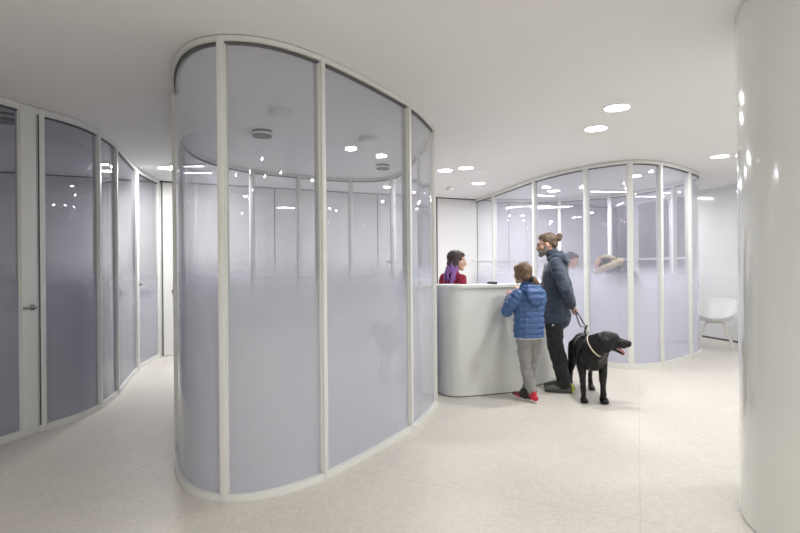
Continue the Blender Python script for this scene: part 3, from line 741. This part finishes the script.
# ---- receptionist
def receptionist():
    t = thing('person', 'receptionist with long purple-tipped hair and red top behind the counter', 'person', (.665, 6.66, 0), math.radians(35))
    s = 1.05; hc = V(.045, -.02, 1.462); hf = V(1, -.75, -.14); W = None
    def body(bm):
        nonlocal W
        W, R = head_fn(bm, hc, hf, s)
        loft(bm, [(-.01, 0, 1.24), (.0, 0, 1.30), (.03, 0, 1.40)], [(.06, .055), (.045, .045), (.043, .048)])
        loft(bm, [(0, 0, .78), (0, 0, .95), (0, 0, 1.1), (0, 0, 1.24)], [(.14, .10), (.12, .09), (.135, .10), (.11, .07)])
        for q in (1, -1):
            loft(bm, [(-.01, q*.15, 1.21), (-.02, q*.20, .98), (.18, q*.15, .93)], [.04, .034, .022])
            hand_fn(bm, (.18, q*.15, .93), (1, -q*.2, 0), (0, 0, -1), q, .88, curl=.3)
            loft(bm, [(0, q*.085, .8), (.01, q*.09, .44), (-.02, q*.09, .06)], [.085, .055, .035]); loft(bm, [(-.02, q*.09, .05), (.1, q*.1, .03)], [(.03, .035), (.034, .018)])
    blob('body', body, M['skin2'], t, .006, 2)
    R = rotm(hf)
    def hair(bm):
        E = lambda x, y, z, a, b, d, ry=0: ell(bm, W(x, y, z), (a*s, b*s, d*s), R @ Matrix.Rotation(ry, 3, 'Y'))
        E(-.025, 0, .042, .103, .088, .092); E(.03, 0, .075, .055, .066, .042); E(-.06, 0, -.03, .06, .08, .07)
        for q in (-1, 1): loft(bm, [W(-.01, q*.072, .04), W(-.025, q*.085, -.03), W(-.045, q*.095, -.10), W(-.05, q*.10, -.18)], [(.04, .02), (.05, .024), (.05, .024), (.03, .018)], side=R @ V(1, 0, 0))
    blob('hair', hair, M['hair_d'], t, .006, 2, lambda p: wr_noise(.006, 45, p))
    def tips(bm):
        random.seed(7)
        for k in range(0, 22, 1):
            a = -1.25*PI/2+k*(2.5*PI/2)/21; y = math.sin(a)*.118; x = -.03-math.cos(a)*.085
            p0 = W(x*.9, y*.9, -.055+random.uniform(-.03, .04)); p1 = W(x-.0, y*1.12, -.10); p2 = W(x-.015+random.uniform(-.01, .02), y*1.25, -.18); p3 = W(x+random.uniform(-.02, .03), y*1.3, -.27+random.uniform(-.03, .03))
            loft(bm, [p0, p1, p2, p3], [.006, .010, .012, .005], segs=8)
    blob('hair_tips', tips, M['purple'], t, .006, 1, lambda p: wr_noise(.006, 60, p))
    eyes(t, W, s)
    def top(bm):
        loft(bm, [(0, 0, .8), (0, 0, .95), (0, 0, 1.1), (0, 0, 1.25), (-.005, 0, 1.33)], [(.17, .12), (.155, .115), (.17, .125), (.16, .105), (.07, .065)])
        for q in (1, -1): loft(bm, [(-.01, q*.17, 1.245), (-.02, q*.215, .99), (.12, q*.165, .94)], [.06, .052, .045])
    blob('blouse', top, M['redtop'], t, .007, 3, lambda p: wr_noise(.009, 20, p))
    def tr(bm):
        loft(bm, [(0, 0, .86), (0, 0, .78)], [(.155, .12), (.155, .12)])
        for q in (1, -1): loft(bm, [(0, q*.08, .8), (.01, q*.09, .44), (-.02, q*.09, .09)], [.09, .065, .05])
    blob('trousers', tr, M['blacktr'], t, .009, 2)
    for q in (1, -1): shoe(t, (-.02, q*.09), (1, q*.1), .9, M['black'], M['sole_d'], L=.26)
receptionist()

# ---- man in white coat, leaning, inside the right pod
def vet():
    t = thing('person', 'dark-haired person in white coat leaning forward behind the glass', 'person', (2.60, 8.62, 0), math.radians(-18))
    W = None; hc = V(.17, -.02, 1.475); hf = V(1, -.1, -.42)
    def body(bm):
        nonlocal W
        W, R = head_fn(bm, hc, hf, 1.02)
        loft(bm, [(.02, 0, 1.27), (.07, 0, 1.34), (.13, 0, 1.44)], [(.07, .06), (.055, .055), (.055, .055)])
        loft(bm, [(-.12, 0, .85), (-.09, 0, 1.0), (-.03, 0, 1.15), (.02, 0, 1.27)], [(.14, .1), (.14, .1), (.16, .11), (.12, .08)])
        for q in (1, -1):
            loft(bm, [(.03, q*.18, 1.25), (.10, q*.22, 1.02), (.30, q*.15, .97)], [.045, .038, .024])
            hand_fn(bm, (.30, q*.15, .97), (1, -q*.3, -.1), (0, 0, -1), q, 1, curl=.4)
            loft(bm, [(-.12, q*.09, .88), (-.1, q*.09, .48), (-.12, q*.1, .08)], [.085, .06, .036]); loft(bm, [(-.12, q*.1, .05), (.0, q*.1, .03)], [(.03, .035), (.034, .018)])
    blob('body', body, M['skin'], t, .007, 2)
    R = rotm(hf)
    def hair(bm):
        E = lambda x, y, z, a, b, d: ell(bm, W(x, y, z), (a, b, d), R)
        E(-.03, 0, .045, .102, .086, .088); E(.03, 0, .08, .055, .064, .04); E(-.075, 0, -.0, .045, .068, .06)
        for q in (-1, 1): E(-.02, q*.066, .03, .045, .018, .045)
    blob('hair', hair, M['hair_d'], t, .007, 2, lambda p: wr_noise(.005, 45, p))
    eyes(t, W, 1)
    def coat(bm):
        loft(bm, [(-.12, 0, .62), (-.12, 0, .85), (-.09, 0, 1.0), (-.03, 0, 1.15), (.02, 0, 1.26), (.055, 0, 1.33)], [(.18, .15), (.17, .14), (.16, .125), (.18, .135), (.16, .11), (.07, .07)])
        for q in (1, -1): loft(bm, [(.03, q*.185, 1.25), (.10, q*.225, 1.02), (.25, q*.165, .98)], [.068, .058, .048])
    blob('coat', coat, M['white'], t, .008, 3, lambda p: wr_noise(.009, 16, p))
    def tr(bm):
        for q in (1, -1): loft(bm, [(-.12, q*.085, .8), (-.1, q*.09, .48), (-.12, q*.1, .1)], [.095, .075, .06])
        loft(bm, [(-.12, 0, .86), (-.12, 0, .76)], [(.15, .12), (.15, .12)])
    blob('trousers', tr, M['blacktr'], t, .01, 2)
    for q in (1, -1): shoe(t, (-.12, q*.1), (1, q*.1), 1, M['white'], M['sole'], L=.28)
vet()

# ---- visitor with fur hood, bending
def visitor():
    t = thing('person', 'person in dark coat with cream fur hood bending over behind the right glass', 'person', (3.56, 8.5, 0), math.radians(168))
    hc = V(.33, 0, 1.40); hf = V(.75, .1, -.66); W = None
    def body(bm):
        nonlocal W
        W, R = head_fn(bm, hc, hf, 1, up=(.66, 0, .75))
        loft(bm, [(.13, 0, 1.29), (.21, 0, 1.34), (.29, 0, 1.39)], [(.07, .06), (.055, .055), (.055, .055)])
        loft(bm, [(-.18, 0, .85), (-.10, 0, 1.0), (.02, 0, 1.14), (.17, 0, 1.22)], [(.14, .1), (.14, .11), (.16, .12), (.12, .09)])
        for q in (1, -1):
            loft(bm, [(.16, q*.18, 1.19), (.2, q*.23, .95), (.36, q*.14, .95)], [.045, .038, .024])
            hand_fn(bm, (.36, q*.14, .95), (1, -q*.3, 0), (0, 0, -1), q, 1, curl=.4)
            loft(bm, [(-.18, q*.09, .88), (-.1, q*.09, .48), (-.14, q*.1, .08)], [.085, .06, .036]); loft(bm, [(-.14, q*.1, .05), (-.02, q*.1, .03)], [(.03, .035), (.034, .018)])
    blob('body', body, M['skin2'], t, .008, 2)
    def coat(bm):
        loft(bm, [(-.2, 0, .68), (-.2, 0, .86), (-.14, 0, 1.04), (-.04, 0, 1.20), (.08, 0, 1.30), (.19, 0, 1.34)], [(.21, .17), (.20, .16), (.20, .16), (.22, .16), (.2, .14), (.12, .1)])
        for q in (1, -1): loft(bm, [(.14, q*.2, 1.2), (.19, q*.25, .97), (.32, q*.16, .96)], [.085, .07, .055])
        ell(bm, (.28, 0, 1.41), (.12, .11, .11))
    blob('coat', coat, M['darkcoat'], t, .009, 3, lambda p: wr_noise(.012, 12, p))
    def fur(bm):
        loft(bm, [(.42, .08, 1.27), (.33, .15, 1.33), (.22, .18, 1.38), (.10, .13, 1.43), (.05, .0, 1.46), (.10, -.13, 1.43), (.22, -.18, 1.38)], [.035, .05, .055, .058, .058, .055, .04])
        loft(bm, [(.15, .02, 1.50), (.25, .03, 1.525), (.35, .02, 1.49), (.40, .0, 1.43)], [.035, .045, .045, .035])
    blob('fur_trim', fur, M['fur'], t, .008, 1, lambda p: .016*noise.noise(p*40))
    eyes(t, W, 1)
    def tr(bm):
        for q in (1, -1): loft(bm, [(-.18, q*.085, .8), (-.1, q*.09, .48), (-.14, q*.1, .1)], [.095, .075, .06])
        loft(bm, [(-.18, 0, .86), (-.18, 0, .76)], [(.15, .12), (.15, .12)])
    blob('trousers', tr, M['blacktr'], t, .01, 2)
    for q in (1, -1): shoe(t, (-.14, q*.1), (1, q*.1), 1, M['black'], M['sole_d'], L=.28)
visitor()

# ---------------------------------------------------------------- the dog  (local x forward, y left)
def dog():
    yaw = math.radians(-97); O = V(1.985, 5.65, 0)
    t = thing('dog', 'large black labrador with harness standing beside the man, mouth open', 'dog', O, yaw); t.scale = (1.07,)*3
    # helper to head frame: head turned to its left (image right)
    hd = V(.2, .97, -.03).normalized(); R = rotm(hd)
    hb = V(.33, .105, .598)         # centre of the skull
    W = lambda x, y, z: hb+R @ Vector((x*.88, y, z))
    def body(bm):
        E = lambda x, y, z, a, b, d: ell(bm, W(x, y, z), (a, b, d), R)
        # trunk: deep chest narrowing to the belly
        loft(bm, [(-.36, 0, .50), (-.28, 0, .49), (-.14, 0, .475), (.02, 0, .46), (.16, 0, .45), (.26, 0, .46), (.31, 0, .48)],
             [(.06, .07), (.105, .115), (.105, .115), (.125, .145), (.135, .165), (.115, .145), (.07, .09)])
        # neck
        loft(bm, [(.22, 0, .50), (.29, .02, .55), (.33, .07, .585), W(-.01, 0, -.02)], [(.12, .14), (.108, .118), (.098, .10), (.082, .08)])
        # head
        E(-.005, 0, .005, .105, .085, .088); E(.04, 0, .035, .068, .066, .05)
        loft(bm, [W(.05, 0, .0), W(.11, 0, -.012), W(.165, 0, -.016), W(.195, 0, -.014)], [(.066, .066), (.055, .052), (.050, .046), (.040, .036)], side=R @ V(0, 1, 0))
        loft(bm, [W(.02, 0, -.05), W(.09, 0, -.078), W(.150, 0, -.108)], [(.044, .026), (.034, .016), (.025, .013)], side=R @ V(0, 1, 0))
        for q in (-1, 1):     # ears, flews
            loft(bm, [W(-.03, q*.072, .062), W(-.025, q*.100, .02), W(-.01, q*.108, -.045), W(.0, q*.098, -.085)], [(.035, .014), (.050, .015), (.042, .014), (.016, .010)], side=R @ V(1, 0, 0))
            E(.11, q*.026, -.032, .045, .014, .02)
            E(.052, q*.035, .032, .02, .018, .014)
        # front legs
        for q, fx in ((1, .215), (-1, .205)):
            loft(bm, [(.17, q*.085, .45), (.15, q*.10, .36), (.19, q*.095, .26), (.20, q*.092, .16), (fx, q*.09, .06)], [(.05, .075), (.048, .058), (.036, .040), (.029, .031), (.026, .028)])
            loft(bm, [(fx-.01, q*.09, .035), (fx+.03, q*.09, .026), (fx+.058, q*.09, .020)], [(.033, .028), (.038, .024), (.030, .016)])
            for k in (-1.5, -.5, .5, 1.5): ell(bm, (fx+.058-abs(k)*.006, q*.09+k*.017, .017), (.02, .010, .014))
            # hind legs: knee forward and high, hock back, vertical shank
            loft(bm, [(-.29, q*.075, .47), (-.24, q*.10, .36), (-.26, q*.105, .28), (-.355, q*.10, .19), (-.365, q*.10, .12), (-.345, q*.10, .05)], [(.06, .10), (.052, .075), (.04, .05), (.025, .03), (.022, .025), (.024, .024)])
            loft(bm, [(-.345, q*.10, .03), (-.30, q*.10, .024), (-.275, q*.10, .018)], [(.03, .026), (.035, .022), (.028, .014)])
            for k in (-1.5, -.5, .5, 1.5): ell(bm, (-.275-abs(k)*.006, q*.10+k*.016, .015), (.018, .009, .013))
        # tail
        loft(bm, [(-.36, 0, .53), (-.44, .0, .50), (-.50, .01, .40), (-.53, .01, .30)], [.036, .032, .024, .012])
    blob('body', body, M['dog'], t, .0065, 2, lambda p: .004*noise.noise(Vector((p.x*30, p.y*30, p.z*60)))+.006*noise.noise(p*9))
    def nose(bm): ell(bm, W(.212, 0, -.004), (.016, .02, .015), R)
    bm = bmesh.new(); nose(bm); obj('nose', bm, M['black'], t)
    bm = bmesh.new()
    loft(bm, [W(.06, 0, -.050), W(.11, 0, -.064), W(.15, 0, -.084), W(.165, 0, -.102)], [(.020, .011), (.023, .011), (.021, .010), (.015, .008)], side=R @ V(0, 1, 0)); obj('tongue', bm, M['tongue'], t)
    for q in (-1, 1):
        bm = bmesh.new(); loft(bm, [W(.07, q*.020, -.054), W(.11, q*.020, -.066), W(.155, q*.016, -.088)], [(.0025, .0045)]*3, side=R @ V(0, 1, 0), segs=8); obj('teeth', bm, M['collar'], t)
    for q in (-1, 1):
        bm = bmesh.new(); ell(bm, W(.068, q*.043, .034), (.010, .009, .009), R); obj('eye', bm, mat('dog_eye', (.06, .03, .012), .1), t)
    # collar
    bm = bmesh.new(); c = V(.30, .005, .552); ax = (W(0, 0, 0)-V(.25, 0, .51)).normalized()
    u = ax.orthogonal().normalized(); v = ax.cross(u)
    pts = [c+u*.116*math.cos(a)+v*.116*math.sin(a) for a in [2*PI*k/28 for k in range(29)]]
    loft(bm, pts, [(.0065, .005)]*29, side=ax, segs=8, rnd=False); obj('collar', bm, M['collar'], t)
    # harness: girth strap, chest straps, back handle, ring
    hn = thing('x', None, None); hn.parent = t; hn.name = 'harness'
    for k in ('label', 'category'):
        if k in hn: del hn[k]
    def strap(name, c, ry, a, b, wd, m, th=.005):
        bm = bmesh.new(); Rm = Matrix.Rotation(ry, 3, 'Y')
        pts = [V(*c)+Rm @ V(0, a*math.cos(q), b*math.sin(q)) for q in [2*PI*k/32 for k in range(33)]]
        loft(bm, pts, [(wd, th)]*33, side=Rm @ V(1, 0, 0), segs=8, rnd=False); return obj(name, bm, m, hn)
    strap('girth_strap', (-.10, 0, .468), 0, .124, .142, .018, M['strap'])
    strap('chest_strap', (.20, 0, .465), .55, .142, .172, .014, M['strap'])
    def saddle(bm):
        for k in range(9):
            q = (-1+k/4)*.85; loft(bm, [(-.14, .118*math.sin(q), .472+.130*math.cos(q)), (-.02, .128*math.sin(q), .466+.146*math.cos(q)), (.08, .138*math.sin(q), .460+.164*math.cos(q))], [.010]*3, segs=8)
    blob('back_pad', saddle, M['strap'], hn, .006, 1)
    bm = bmesh.new(); loft(bm, [(-.14, 0, .605), (-.12, 0, .64), (-.06, 0, .65), (.0, 0, .645), (.03, 0, .62)], [(.014, .006)]*5, segs=8); obj('handle', bm, M['strap_g'], hn)
    bm = bmesh.new(); loft(bm, [(-.05, .132*math.sin(q), .466+.152*math.cos(q)) for q in [(-1+k/8)*1.2 for k in range(17)]], [(.007, .003)]*17, side=(1, 0, 0), segs=8); obj('reflective_band', bm, M['strap_g'], hn)
    bm = bmesh.new(); cr = V(.345, .02, .43); pts = [cr+V(.012*math.cos(a)*.3, .016*math.cos(a), .016*math.sin(a)) for a in [2*PI*k/16 for k in range(17)]]
    loft(bm, pts, [.003]*17, side=(1, 0, 0), segs=6, rnd=False); obj('ring', bm, M['collar'], hn)
dog()
# leash from the man's hand to the harness
bm = bmesh.new()
h = V(1.925, 5.86, .90); e = V(1.985, 5.72, .70)
loft(bm, spline([h, h+V(.035, -.03, -.06), h+V(.07, -.09, -.15), e+V(.015, -.0, .05), e], 6), [(.008, .003)]*25, side=(1, 0, 0), segs=8)
loft(bm, spline([h+V(0, 0, .02), h+V(.005, -.04, -.08), h+V(.03, -.09, -.17), e+V(-.005, 0, .04), e+V(-.005, 0, 0)], 6), [(.008, .003)]*25, side=(1, 0, 0), segs=8)
tag(obj('leash', bm, M['strap']), 'black leash looped from the man\'s hand to the dog\'s harness', 'leash')
